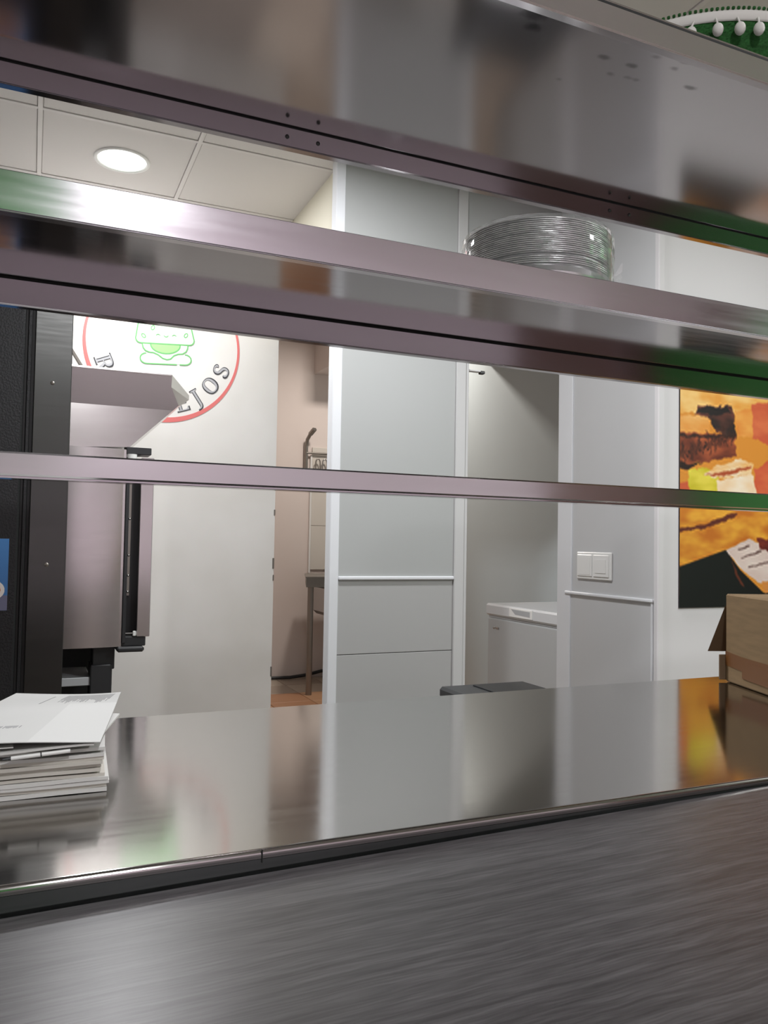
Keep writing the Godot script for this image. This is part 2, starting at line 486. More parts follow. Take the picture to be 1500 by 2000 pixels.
# ------------------------------------------------------------------ the lamps
func downlight(at: Vector3, r: float, energy: float, tint: Color, label: String) -> void:
	var t := thing("ceiling_downlight", label, "ceiling light", at, "round recessed ceiling downlights")
	var s := st()
	lathe(s, [Vector2(r, 0.004), Vector2(r + 0.001, -0.004), Vector2(r + 0.006, -0.007), Vector2(r + 0.016, -0.005), Vector2(r + 0.018, 0.0)], at, 48)
	obj("trim_ring", s, M.plain_white, t)
	s = st()
	lathe(s, [Vector2(0.0, -0.003), Vector2(r * 0.7, -0.003), Vector2(r, -0.001)], at, 48)
	obj("glowing_diffuser", s, M.lamp_glow, t)
	var l := AreaLight3D.new()
	l.name = "downlight_lamp"
	l.light_color = tint
	l.light_energy = energy
	l.area_size = Vector2(r * 1.75, r * 1.75)
	l.area_range = 12.0
	l.area_attenuation = 2.0
	l.shadow_enabled = true
	t.add_child(l, true)
	l.position = Vector3(0, -0.012, 0)
	l.rotation = Vector3(-PI / 2, 0, 0)

# ------------------------------------------------------------------ the room
func slab(called: String, label: String, lo: Vector3, hi: Vector3, m: Material) -> MeshInstance3D:
	var s := st()
	box(s, lo, hi, 0.0)
	var o := obj(called, s, m)
	tag(o, label, "", "", "structure")
	return o

func piece(parent: Node3D, called: String, lo: Vector3, hi: Vector3, m: Material, r := 0.002, label := "") -> MeshInstance3D:
	var s := st()
	box(s, lo, hi, r)
	return obj(called, s, m, parent, label)

func room() -> void:
	var H := 2.81
	var fl := thing("floor", "brown tiled floor of the kitchen and the passage behind it", "", Vector3.ZERO, "", "structure")
	piece(fl, "floor_base", Vector3(-2.0, -0.12, -6.9), Vector3(3.9, -0.012, 2.2), M.floor, 0.0)
	# tiles in the passage, the only floor in view
	for i in 6:
		for k in 11:
			var x := 0.95 + 0.33 * i; var z := -6.65 + 0.33 * k
			var m: Material = ([M.pale_tile, M.pale_tile_worn][(i * 3 + k) % 2]) if k < 2 or k > 4 else ([M.terracotta, M.terracotta_pale][(i + k * 2) % 2])
			piece(fl, "floor_tile", Vector3(x + 0.003, -0.02, z + 0.003), Vector3(x + 0.327, 0.0, z + 0.327), m, 0.002)
	# ceiling: slab, tiles, rails
	var ce := thing("ceiling", "suspended ceiling of square off-white tiles in a pale metal grid", "", Vector3(0, H, 0), "", "structure")
	piece(ce, "slab", Vector3(-2.0, H + 0.02, -3.16), Vector3(3.9, H + 0.15, 2.2), M.plain_white, 0.0)
	piece(ce, "slab", Vector3(-2.0, H + 0.02, -4.2), Vector3(1.172, H + 0.15, -3.16), M.plain_white, 0.0)
	var p := 0.603
	for i in 9:
		for k in 12:
			var x1 := 1.188 + p * (4 - i); var z0 := -3.265 - p * (2 - k)
			var lo := Vector3(x1 - p + 0.0098, H, z0 - p + 0.0098); var hi := Vector3(x1 - 0.0098, H + 0.019, z0 - 0.0098)
			lo.x = maxf(lo.x, -1.8); hi.x = minf(hi.x, 3.6); lo.z = maxf(lo.z, -4.05); hi.z = minf(hi.z, 1.9)
			if hi.x - lo.x < 0.05 or hi.z - lo.z < 0.05: continue
			if lo.x > 1.1 and hi.z < -3.2: continue
			piece(ce, "ceiling_tile", lo, hi, M.tile_ceiling, 0.003)
	for i in 10:
		var x1 := 1.188 + p * (4 - i)
		if x1 < -1.8 or x1 > 3.55: continue
		var z0 := -4.05 if x1 < 1.1 else -3.15
		piece(ce, "grid_rail", Vector3(x1 - 0.009, H - 0.004, z0), Vector3(x1 + 0.009, H + 0.018, 1.9), M.rail_ceiling, 0.001)
	for k in 12:
		var z1 := -3.265 - p * (1 - k)
		if z1 > 1.85: continue
		piece(ce, "grid_rail", Vector3(-1.8, H - 0.0035, z1 - 0.009), Vector3(1.17 if z1 < -3.1 else 3.6, H + 0.018, z1 + 0.009), M.rail_ceiling, 0.001)
	# outer shell
	slab("wall_left", "plain white kitchen wall beyond the tall dark fridge", Vector3(-2.0, 0, -4.2), Vector3(-1.8, H, 2.1), M.white_wall)
	slab("wall_back", "white wall that carries the round red ring emblem", Vector3(-2.0, 0, -4.17), Vector3(1.163, 2.95, -4.05), M.white_wall)
	var wb := get_node("wall_back") as Node3D
	for q in [[1.325, 0.030, 0.006], [1.06, 0.055, 0.008], [0.985, 0.03, 0.005], [0.50, 0.05, 0.006]]:
		piece(wb, "chip", Vector3(1.163 - q[2], q[0] - q[1] / 2, -4.0515), Vector3(1.1645, q[0] + q[1] / 2, -4.046), M.dull_steel, 0.001)
	slab("wall_poster", "white wall on the right behind the food poster", Vector3(2.332, 0, -2.62), Vector3(3.8, H, -2.5), M.poster_wall_white)
	slab("wall_front", "dining room wall opposite the counter", Vector3(-2.0, 0, 1.9), Vector3(3.8, H, 2.1), M.dining_pink)
	var dr := thing("door_1", "dark reddish brown double door in the dining room wall", "", Vector3(3.15, 0, 1.88), "", "structure")
	for k in 2:
		piece(dr, "door_leaf", Vector3(2.76 + k * 0.40, 0.0, 1.86), Vector3(3.155 + k * 0.40, 2.40, 1.892), M.dining_beige, 0.004)
		piece(dr, "handle", Vector3(3.11 + k * 0.06, 1.0, 1.84), Vector3(3.13 + k * 0.06, 1.14, 1.86), M.chrome, 0.003)
	slab("wall_right", "side wall of the dining room", Vector3(3.6, 0, -2.62), Vector3(3.8, H, 2.1), M.dining_beige)
	# partition of grey panels with white trims
	var pa := thing("wall_partition", "grey panelled partition left of the recess with a white horizontal moulding", "", Vector3(1.45, 0, -3.15), "", "structure")
	piece(pa, "core", Vector3(1.172, 0, -3.20), Vector3(1.745, 2.95, -3.165), M.panel, 0.0)
	piece(pa, "panel", Vector3(1.182, 1.032, -3.17), Vector3(1.733, H, -3.15), M.panel, 0.0015)
	piece(pa, "panel", Vector3(1.182, 0.7055, -3.17), Vector3(1.733, 1.018, -3.152), M.panel_low, 0.0015)
	piece(pa, "panel", Vector3(1.182, 0.0, -3.17), Vector3(1.733, 0.7025, -3.152), M.panel_low, 0.0015)
	piece(pa, "moulding", Vector3(1.182, 1.018, -3.17), Vector3(1.733, 1.034, -3.138), M.trim, 0.004)
	piece(pa, "edge_trim", Vector3(1.141, 0, -3.20), Vector3(1.183, H, -3.142), M.trim, 0.003)
	piece(pa, "jamb", Vector3(1.733, 0, -3.22), Vector3(1.782, H, -3.140), M.jamb_white, 0.003)
	piece(pa, "jamb", Vector3(1.783, 0, -3.30), Vector3(1.800, 2.04, -3.148), M.jamb_white, 0.002)
	# lintel over the recess
	slab("wall_lintel", "grey wall above the opening of the recess", Vector3(1.782, 2.04, -3.20), Vector3(2.32, 2.95, -3.151), M.panel)
	# right wall of the recess, running towards the camera
	var wr := thing("wall_recess", "grey panelled wall with white mouldings between the recess and the food poster", "", Vector3(2.33, 0, -2.8), "", "structure")
	piece(wr, "core", Vector3(2.322, 0, -3.16), Vector3(2.345, 2.95, -2.512), M.panel, 0.0)
	piece(wr, "panel", Vector3(2.31, 0.966, -3.055), Vector3(2.33, H, -2.519), M.panel_right, 0.0015)
	piece(wr, "panel", Vector3(2.313, 0.0, -3.10), Vector3(2.33, 0.953, -2.519), M.panel_right, 0.0015)
	piece(wr, "moulding", Vector3(2.298, 0.953, -3.10), Vector3(2.33, 0.968, -2.518), M.trim, 0.004)
	piece(wr, "moulding", Vector3(2.302, 0.966, -3.066), Vector3(2.33, H, -3.052), M.trim, 0.003)
	piece(wr, "edge_trim", Vector3(2.306, 0.0, -3.166), Vector3(2.335, H, -3.066), M.trim, 0.003)
	piece(wr, "corner_bead", Vector3(2.304, 0.0, -2.534), Vector3(2.33, 0.955, -2.522), M.trim, 0.003)
	piece(wr, "corner_bead", Vector3(2.306, 0.0, -2.52), Vector3(2.338, H, -2.494), M.poster_wall_white, 0.004)
	# back room reached through the passage
	slab("wall_bulkhead", "cream wall above the passage opening", Vector3(1.172, 2.25, -4.06), Vector3(1.23, 2.95, -3.2), M.cream_wall)
	slab("wall_passage", "pinkish wall at the end of the passage", Vector3(0.7, 0, -6.85), Vector3(3.15, 2.95, -6.65), M.pink_wall)
	slab("wall_passage_left", "pinkish wall hidden on the left of the passage", Vector3(0.7, 0, -6.7), Vector3(0.9, 2.95, -4.1), M.pink_wall)
	slab("wall_inner", "grey wall behind the chest freezer in the recess", Vector3(2.95, 0, -6.7), Vector3(3.15, 2.95, -2.6), M.alcove)
	slab("ceiling_passage", "plain ceiling of the back room", Vector3(0.7, 2.95, -6.85), Vector3(3.15, 3.05, -2.6), M.plain_white)
	slab("trim_duct", "boxed duct along the ceiling of the passage", Vector3(2.24, 2.65, -6.65), Vector3(2.62, 2.95, -6.1), M.pink_wall)
	slab("trim_beam", "beam across the ceiling of the back room", Vector3(2.5, 2.48, -4.9), Vector3(2.95, 2.95, -4.8), M.plain_white)
	var tw := thing("trim_splashback", "pale tiled splashback with a light edge strip behind the sink table", "", Vector3(2.5, 0.9, -6.63), "", "structure")
	for k in 3:
		piece(tw, "splash_tile", Vector3(2.232, [0.93, 1.315, 1.94][k], -6.65), Vector3(2.95, [1.312, 1.937, 2.0][k], -6.635), M.wall_tile, 0.002)
	piece(tw, "edge_strip", Vector3(2.214, 0.9, -6.65), Vector3(2.231, 1.93, -6.628), M.plain_white, 0.003)
	# small latch under the lintel
	var la := thing("door_latch", "small dark metal latch under the top of the recess opening", "latch", Vector3(1.86, 1.97, -3.17))
	piece(la, "strap", Vector3(1.795, 1.970, -3.19), Vector3(1.868, 1.977, -3.16), M.plain_white, 0.001)
	piece(la, "hook", Vector3(1.868, 1.962, -3.185), Vector3(1.892, 1.976, -3.16), M.screw, 0.003)

# ------------------------------------------------------------------ counters and shelves
func counters() -> void:
	var t := thing("steel_counter", "stainless steel serving counter with reflective top behind the grey wood counter", "counter", Vector3(0.5, 0, -1.0))
	var s := st()
	# worktop with a rolled front edge: a profile in y and z pulled along x
	var prof := []
	for i in 7:
		var a := PI / 2 * i / 6
		prof.append(Vector2(-0.713 - 0.005 + 0.005 * sin(a), 0.900 - 0.005 + 0.005 * cos(a)))
	var x0 := -1.3; var x1 := 2.1
	var full := [Vector2(-1.31, 0.86), Vector2(-1.31, 0.897), Vector2(-1.308, 0.9), Vector2(-0.722, 0.9)] + prof + [Vector2(-0.713, 0.8925)]
	for i in full.size() - 1:
		var a: Vector2 = full[i]; var b: Vector2 = full[i + 1]
		var d := (b - a).normalized()
		var n := Vector3(0, -d.x, d.y)
		if n.y < 0 or (i == 0): n = -n
		if i == 0: n = Vector3(0, 0, -1)
		if i == full.size() - 2: n = Vector3(0, 0, 1)
		n = n.normalized()
		poly(s, [Vector3(x0, a.y, a.x), Vector3(x1, a.y, a.x), Vector3(x1, b.y, b.x), Vector3(x0, b.y, b.x)], n)
	poly(s, [Vector3(x0, 0.856, -1.31), Vector3(x1, 0.856, -1.31), Vector3(x1, 0.856, -0.713), Vector3(x0, 0.856, -0.713)], Vector3.DOWN)
	for e in [[x0, -1], [x1, 1]]:
		poly(s, [Vector3(e[0], 0.856, -1.31), Vector3(e[0], 0.9, -1.31), Vector3(e[0], 0.9, -0.713), Vector3(e[0], 0.856, -0.713)], Vector3(e[1], 0, 0))
	obj("worktop", s, M.counter_steel, t)
	piece(t, "edge_band", Vector3(x0, 0.856, -0.722), Vector3(x1, 0.8925, -0.7132), M.edge_steel, 0.0005)
	piece(t, "edge_joint", Vector3(0.1995, 0.889, -0.7135), Vector3(0.2005, 0.9004, -0.7122), M.seam, 0.0)
	for x in [-1.25, 0.4, 2.05]:
		piece(t, "leg", Vector3(x - 0.02, 0, -1.28), Vector3(x + 0.02, 0.856, -1.24), M.dull_steel, 0.002)
		piece(t, "leg", Vector3(x - 0.02, 0, -0.80), Vector3(x + 0.02, 0.856, -0.76), M.dull_steel, 0.002)
	piece(t, "back_panel", Vector3(-1.28, 0.12, -1.300), Vector3(2.08, 0.855, -1.288), M.machine_steel, 0.001)
	piece(t, "undershelf", Vector3(-1.28, 0.25, -1.29), Vector3(2.08, 0.28, -0.76), M.dull_steel, 0.002)
	# wood grain bar counter in front, a touch out of level
	var b := thing("wood_counter", "dark grey wood grain laminate counter in the foreground", "counter", Vector3(0.4, 0, -0.45))
	b.rotation.z = deg_to_rad(1.03)
	var top := st()
	box(top, Vector3(-1.75, 0.8435, -0.7115), Vector3(2.1, 0.8845, -0.12), 0.003)
	obj("top", top, M.wood, b)
	top = st()
	box(top, Vector3(-1.75, 0.06, -0.70), Vector3(2.1, 0.8435, -0.30), 0.003)
	obj("body", top, M.wood, b)

func lip(s: SurfaceTool, z: float, y0: float, y1: float, x0: float, x1: float, inward: float) -> void:
	box(s, Vector3(x0, y0, z - 0.0012), Vector3(x1, y1, z + 0.0012), 0.0008)
	var za := z; var zb := z + inward
	box(s, Vector3(x0, y0 - 0.001, minf(za, zb)), Vector3(x1, y0 + 0.0012, maxf(za, zb)), 0.0006)

func gantry() -> void:
	var t := thing("serving_shelf", "stainless steel two tier pass-through shelf with a lower rail above the counter", "shelf unit", Vector3(0.7, 0.9, -1.0))
	var x0 := -0.5; var x1 := 1.95
	# posts stand on the counter at both ends and carry everything
	for x in [x0 + 0.03, x1 - 0.03]:
		piece(t, "post", Vector3(x - 0.015, 0.9005, -1.03), Vector3(x + 0.015, 1.9, -1.0), M.shelf_steel, 0.002)
	# lower rail, a square tube
	var s := st()
	box(s, Vector3(x0, 1.2488, -1.038), Vector3(x1, 1.2768, -1.010), 0.0022)
	obj("rail", s, M.shelf_steel, t)
	s = st()
	box(s, Vector3(x0, 1.2462, -1.036), Vector3(x1, 1.2490, -1.012), 0.0005)
	obj("rail_strip", s, M.under_steel, t)
	for tier in [[1.492, 1.5305, -0.84, 1.4915, 1.532, -1.18], [1.827, 1.858, -0.785, 1.823, 1.860, -1.24]]:
		s = st()
		var yt: float = tier[1]
		box(s, Vector3(x0, yt - 0.0015, tier[5]), Vector3(x1, yt + 0.0005, tier[2]), 0.0003)
		var deck := obj("deck", s, M.smudged_steel if tier[0] > 1.7 else M.under_steel, t)
		s = st()
		lip(s, tier[2], tier[0], yt + 0.0012, x0, x1, -0.012)
		obj("front_lip", s, M.lip_steel, deck)
		s = st()
		lip(s, tier[5], tier[3], tier[4] - 0.0055, x0, x1, -0.014)
		obj("back_lip", s, M.under_steel, deck)
		piece(deck, "seam", Vector3(x0, tier[4] - 0.0056, tier[5] - 0.0008), Vector3(x1, tier[4] - 0.0015, tier[5] + 0.0006), M.seam, 0.0)
		if tier[0] > 1.7:
			piece(deck, "rim", Vector3(x0, yt + 0.0012, tier[2] - 0.004), Vector3(x1, yt + 0.0042, tier[2] + 0.0008), M.seam, 0.0)
			piece(deck, "rim", Vector3(x0, yt + 0.0042, tier[2] - 0.006), Vector3(x1, yt + 0.0072, tier[2] + 0.0008), M.shelf_steel, 0.0008)
			for x in [0.362, 0.415, 1.019, 1.068]:
				s = st()
				lathe(s, [Vector2(0, 0.0028), Vector2(0.002, 0.0024), Vector2(0.0034, 0.001), Vector2(0.0036, 0)], Vector3.ZERO, 16)
				var ri := obj("rivet", s, M.screw, deck)
				ri.position += Vector3(x, 1.8387, -1.2388)
				ri.rotation.x = PI / 2
			# drips and fingermarks on the underside
		else:
			pass

# ------------------------------------------------------------------ the round emblem on the wall
func logo() -> void:
	var c := Vector3(0.576, 2.14, -4.05)
	var t := thing("wall_emblem", "round wall emblem with red ring, green burger drawing and black lettering", "emblem", c)
	var X := Transform3D(Basis.IDENTITY, c + Vector3(0, 0, 0.0005))
	# hand-painted ring, heavier towards the bottom
	var s := st()
	var seg := 120
	for i in seg:
		var q := []
		for a in [TAU * i / seg, TAU * (i + 1) / seg]:
			var w := 0.006 + 0.0085 * pow(0.5 - 0.5 * sin(a + 0.25), 3.0)
			q.append([Vector2(cos(a), sin(a)) * (0.374 - w), Vector2(cos(a), sin(a)) * (0.374 + w * 0.8)])
		prism(s, PackedVector2Array([q[0][0], q[0][1], q[1][1], q[1][0]]), X, 0.0012)
	obj("ring", s, M.red_paint, t)
	# burger, drawn with thick outlines, tipped a little
	var B := Transform3D(Basis(Vector3(0, 0, 1), 0.06), c + Vector3(0.006, 0.006, 0.0005))
	var bun := PackedVector2Array([Vector2(-0.118, 0.0), Vector2(0.118, 0.0)])
	for i in 9: bun.append(Vector2(0.118 + 0.024 * sin(i * PI / 8) - 0.0, 0.024 - 0.024 * cos(i * PI / 8)) if i < 5 else Vector2(0.142 - 0.004 * (i - 4), 0.024 + 0.02 * (i - 4)))
	for i in range(1, 16):
		var a := lerpf(0.25, PI - 0.25, i / 16.0)
		bun.append(Vector2(0.130 * cos(a), 0.085 + 0.105 * sin(a)))
	for i in range(8, -1, -1): bun.append(Vector2(-(0.118 + 0.024 * sin(i * PI / 8)), 0.024 - 0.024 * cos(i * PI / 8)) if i < 5 else Vector2(-(0.142 - 0.004 * (i - 4)), 0.024 + 0.02 * (i - 4)))
	s = st(); prism(s, bun, B, 0.0008); obj("bun_top", s, M.green_pale, t)
	var bl := bun.duplicate(); bl.append(bun[0])
	s = st()
	var half := bl.size() / 2
	stroke(s, bl.slice(0, half + 1), 0.006, B, 0.0016); stroke(s, bl.slice(half, bl.size()), 0.006, B, 0.0016)
	# salad and cheese under it
	var sal := PackedVector2Array([Vector2(-0.112, -0.003), Vector2(-0.108, -0.022), Vector2(-0.098, -0.036), Vector2(-0.08, -0.044), Vector2(-0.058, -0.046), Vector2(-0.036, -0.056), Vector2(-0.016, -0.072), Vector2(0.004, -0.078), Vector2(0.022, -0.074), Vector2(0.04, -0.056), Vector2(0.06, -0.048), Vector2(0.082, -0.046), Vector2(0.1, -0.034), Vector2(0.108, -0.018), Vector2(0.110, -0.003)])
	stroke(s, sal, 0.006, B, 0.0016)
	var slice := PackedVector2Array()
	for i in 13: slice.append(Vector2(-0.072 * cos(PI * i / 12), -0.004 - 0.044 * sin(PI * i / 12)))
	stroke(s, slice, 0.006, B, 0.0016)
	var bot := PackedVector2Array()
	for i in 9: bot.append(Vector2(-0.094 - 0.03 * sin(PI * i / 8), -0.049 - 0.026 + 0.026 * cos(PI * i / 8)))
	bot.append(Vector2(0.052, -0.101))
	stroke(s, bot, 0.006, B, 0.0016)
	var bot2 := PackedVector2Array([Vector2(0.066, -0.101)])
	for i in 9: bot2.append(Vector2(0.094 + 0.03 * sin(PI * i / 8), -0.049 - 0.026 - 0.026 * cos(PI * i / 8)))
	stroke(s, bot2, 0.006, B, 0.0016)
	# seeds and a small sleepy face
	for sd in [[-0.104, 0.036, 0.7], [0.102, 0.048, -0.6], [-0.058, 0.078, -0.4], [0.05, 0.12, 0.4], [-0.01, 0.15, 0.0]]:
		var el := PackedVector2Array()
		for i in 13:
			var a := TAU * i / 12.0
			el.append(Vector2(sd[0], sd[1]) + Vector2(0.0075 * cos(a), 0.0115 * sin(a)).rotated(sd[2]))
		stroke(s, el.slice(0, 7), 0.004, B, 0.0016); stroke(s, el.slice(6, 13), 0.004, B, 0.0016)
	obj("outline", s, M.green_line, t)
	s = st()
	for f in [[-0.034, -1], [0.044, -1]]:
		var arc := PackedVector2Array()
		for i in 7: arc.append(Vector2(f[0] - 0.009 * cos(PI * i / 6), 0.040 + 0.007 * sin(PI * i / 6)))
		stroke(s, arc, 0.0035, B, 0.0016)
	var sm := PackedVector2Array()
	for i in 7: sm.append(Vector2(0.004 - 0.010 * cos(PI * i / 6), 0.043 - 0.008 * sin(PI * i / 6)))
	stroke(s, sm, 0.0035, B, 0.0016)
	obj("face", s, M.green_line, t)
	s = st(); prism(s, sal, B, 0.0006); obj("salad", s, M.green_pale, t)
	s = st(); prism(s, slice, B, 0.0010); obj("cheese", s, M.green_mid, t)
	var bb := bot.duplicate(); bb.append_array(bot2)
	s = st(); prism(s, bb, B, 0.0004); obj("bun_bottom", s, M.green_pale, t)
	# letters round the lower arc
	var font := SystemFont.new(); font.font_names = PackedStringArray(["Droid Serif"]); font.font_weight = 700
	var thin := SystemFont.new(); thin.font_names = PackedStringArray(["Droid Serif"]); thin.font_weight = 400
	for l in [["R", 202.6, 0.302], ["E", -71.5, 0.300], ["J", -55.8, 0.297], ["O", -38.0, 0.297], ["S", -19.2, 0.305]]:
		var a := deg_to_rad(l[1])
		for lay in 2:
			var tm := TextMesh.new()
			tm.text = l[0]; tm.font = font if lay == 0 else thin
			tm.font_size = 64; tm.pixel_size = 0.00178 if lay == 0 else 0.00160
			tm.depth = 0.001
			tm.material = M.ink if lay == 0 else M.inlay
			var o := MeshInstance3D.new()
			o.mesh = tm
			o.name = "letter" if lay == 0 else "letter_inlay"
			t.add_child(o, true)
			o.position = Vector3(cos(a) * l[2], sin(a) * l[2], 0.0012 + lay * 0.0006)
			o.rotation.z = a + PI / 2

# ------------------------------------------------------------------ kitchen equipment at the left
func fridge() -> void:
	var t := thing("tall_fridge", "tall dark metal fridge cabinet at the left edge of the kitchen", "fridge", Vector3(-0.3, 0, -2.9))
	var z := -2.6
	piece(t, "cabinet", Vector3(-0.85, 0.05, -3.22), Vector3(0.098, 2.08, z - 0.03), M.dark_steel, 0.004)
	piece(t, "door", Vector3(-0.85, 0.12, z - 0.03), Vector3(-0.034, 2.08, z + 0.006), M.dark_door, 0.006)
	piece(t, "door_gasket", Vector3(-0.034, 0.12, z - 0.03), Vector3(-0.026, 2.08, z - 0.002), M.black, 0.001)
	piece(t, "door_rail", Vector3(-0.026, 0.10, z - 0.03), Vector3(-0.016, 2.08, z + 0.002), M.dark_door, 0.002)
	piece(t, "door_gasket", Vector3(-0.016, 0.10, z - 0.03), Vector3(-0.006, 2.08, z - 0.008), M.black, 0.001)
	piece(t, "frame_post", Vector3(-0.006, 0.05, z - 0.03), Vector3(0.0985, 2.08, z), M.dark_steel, 0.002)
	piece(t, "kick_plate", Vector3(-0.83, 0.0, -3.2), Vector3(0.08, 0.05, z - 0.06), M.black, 0.0)
	for y in [1.643, 1.095, 0.55]:
		var s := st()
		lathe(s, [Vector2(0, 0.003), Vector2(0.003, 0.0026), Vector2(0.0058, 0.001), Vector2(0.0062, 0)], Vector3.ZERO, 16)
		var ri := obj("rivet", s, M.dull_steel, t)
		ri.position += Vector3(0.045, y, z)
		ri.rotation.x = PI / 2
	# printed sticker on the door
	var s2 := st()
	var a := Vector3(-0.20, 0.961, z + 0.0072); var b := Vector3(-0.058, 1.171, z + 0.0072)
	quads(s2, [Vector3(a.x, b.y, a.z), Vector3(b.x, b.y, a.z), Vector3(b.x, a.y, a.z), Vector3(a.x, a.y, a.z)], [Vector3.BACK, Vector3.BACK, Vector3.BACK, Vector3.BACK], [Vector2(0, 0), Vector2(1, 0), Vector2(1, 1), Vector2(0, 1)])
	var stk := obj("food_sticker", s2, M.sticker)
	tag(stk, "blue sticker with a plate of food on the dark fridge door", "sticker")

func machine() -> void:
	var t := thing("steel_grill_unit", "stainless steel upright grill with flared hood beside the tall dark fridge", "kitchen appliance", Vector3(0.22, 0, -3.5))
	# body: front sheet bowed slightly, so that it carries a soft upright highlight
	var s := st()
	var n := 14
	for i in n:
		var u0 := float(i) / n; var u1 := float(i + 1) / n
		var f := func(u: float) -> Vector3: return Vector3(lerpf(0.02, 0.338, u), 0, -3.300 + 0.016 * (1.0 - pow(2.0 * u - 1.0, 2.0)) - 0.004)
		var g := func(u: float) -> Vector3: return Vector3(0.016 * 4.0 * (2.0 * u - 1.0) / 0.318, 0, 1).normalized()
		var p0: Vector3 = f.call(u0); var p1: Vector3 = f.call(u1)
		quads(s, [p0 + Vector3.UP * 0.752, p1 + Vector3.UP * 0.752, p1 + Vector3.UP * 1.53, p0 + Vector3.UP * 1.53], [g.call(u0), g.call(u1), g.call(u1), g.call(u0)], [Vector2(p0.x, 0.752), Vector2(p1.x, 0.752), Vector2(p1.x, 1.53), Vector2(p0.x, 1.53)])
	obj("front_sheet", s, M.machine_steel, t)
	piece(t, "body", Vector3(0.022, 0.752, -3.72), Vector3(0.338, 1.53, -3.302), M.machine_steel, 0.002)
	piece(t, "gap_panel", Vector3(0.338, 0.80, -3.70), Vector3(0.402, 1.50, -3.345), M.black, 0.001)
	piece(t, "channel", Vector3(0.339, 0.765, -3.36), Vector3(0.352, 1.50, -3.300), M.black_plastic, 0.001)
	piece(t, "channel", Vector3(0.352, 0.95, -3.36), Vector3(0.364, 1.50, -3.322), M.dull_steel, 0.001)
	piece(t, "side_sheet", Vector3(0.394, 0.789, -3.70), Vector3(0.444, 1.50, -3.300), M.machine_steel, 0.002)
	for y in [1.40, 1.255, 1.11, 1.03, 0.965]:
		s = st()
		lathe(s, [Vector2(0, 0.004), Vector2(0.003, 0.003), Vector2(0.005, 0)], Vector3.ZERO, 12)
		var b := obj("bolt", s, M.chrome, t)
		b.position += Vector3(0.358, y, -3.322)
		b.rotation.x = PI / 2
	# black latch foot at the bottom right
	piece(t, "latch_foot", Vector3(0.338, 0.752, -3.42), Vector3(0.43, 0.790, -3.305), M.black_plastic, 0.003)
	piece(t, "latch_handle", Vector3(0.320, 0.730, -3.40), Vector3(0.424, 0.752, -3.290), M.black_plastic, 0.007)
	piece(t, "latch_pin", Vector3(0.380, 0.792, -3.31), Vector3(0.392, 0.812, -3.300), M.white_plastic, 0.002)
	# black block at the top right with a white knob under it
	piece(t, "hinge_block", Vector3(0.336, 1.512, -3.40), Vector3(0.432, 1.540, -3.300), M.black_plastic, 0.002)
	s = st()
	tube(s, [Vector3(0.358, 1.49, -3.31), Vector3(0.358, 1.512, -3.31)], 0.020, 20)
	obj("knob", s, M.white_plastic, t)
	# flared hood: thick sheet-metal hopper
	s = st()
	var fr := [Vector3(0.02, 1.838, -3.282), Vector3(0.502, 1.840, -3.282), Vector3(0.501, 1.792, -3.292), Vector3(0.534, 1.721, -3.306), Vector3(0.347, 1.540, -3.308), Vector3(0.02, 1.525, -3.308)]
	var bk := [Vector3(0.02, 1.838, -3.66), Vector3(0.609, 1.802, -3.50), Vector3(0.609, 1.782, -3.50), Vector3(0.577, 1.757, -3.50), Vector3(0.36, 1.540, -3.60), Vector3(0.02, 1.525, -3.66)]
	# front in two planes, folded along a soft crease
	var cl := Vector3(0.02, 1.70, -3.308); var cr := Vector3(0.512, 1.70, -3.308)
	poly(s, [fr[0], fr[1], fr[2], fr[3], cr, cl], Vector3.ZERO, Vector3.BACK)
	poly(s, [cl, cr, fr[4], fr[5]], Vector3.ZERO, Vector3.BACK)
	tri(s, cr, fr[3], fr[4], Vector3.BACK)
	poly(s, [fr[1], bk[1], bk[2], fr[2]], Vector3.ZERO, Vector3(0.4, 0.3, 1))
	poly(s, [fr[2], bk[2], bk[3], fr[3]], Vector3.ZERO, Vector3(0.4, -0.3, 1))
	poly(s, [fr[3], bk[3], bk[4], fr[4]], Vector3.ZERO, Vector3(0.5, -1, 0))
	poly(s, [fr[4], bk[4], bk[5], fr[5]], Vector3(0, -1, 0))
	poly(s, [fr[0], fr[1], bk[1], bk[0]], Vector3.ZERO, Vector3.UP)
	poly(s, [bk[0], bk[1], bk[2], bk[3], bk[4], bk[5]], Vector3(0, 0, -1))
	poly(s, [fr[0], fr[5], bk[5], bk[0]], Vector3(-1, 0, 0))
	obj("hood", s, M.hood_steel, t)
	piece(t, "hood_flange", Vector3(0.02, 1.834, -3.290), Vector3(0.502, 1.842, -3.280), M.machine_steel, 0.002)
	s = st()
	bar(s, Vector3(0.11, 1.975, -3.50), Vector3(0.196, 1.840, -3.50), 0.012, 0.024, 0.002, Vector3.BACK)
	obj("strut", s, M.dull_steel, t)
	# dark stand under the grill
	var d := thing("appliance_stand", "black metal stand under the steel grill", "stand", Vector3(0.15, 0, -3.5))
	piece(d, "upright", Vector3(0.228, 0.0, -3.46), Vector3(0.309, 0.68, -3.33), M.black_plastic, 0.004)
	piece(d, "upright", Vector3(0.236, 0.66, -3.47), Vector3(0.318, 0.752, -3.34), M.black_plastic, 0.003)
	piece(d, "back_panel", Vector3(-0.02, 0.0, -3.72), Vector3(0.25, 0.752, -3.62), M.black, 0.002)
	piece(d, "upright", Vector3(-0.02, 0.0, -3.60), Vector3(0.06, 0.752, -3.34), M.black_plastic, 0.004)
	piece(d, "shelf", Vector3(0.06, 0.60, -3.62), Vector3(0.23, 0.632, -3.34), M.freezer_grey, 0.002)
	piece(d, "base", Vector3(-0.02, 0.0, -3.60), Vector3(0.40, 0.05, -3.3), M.black_plastic, 0.004)

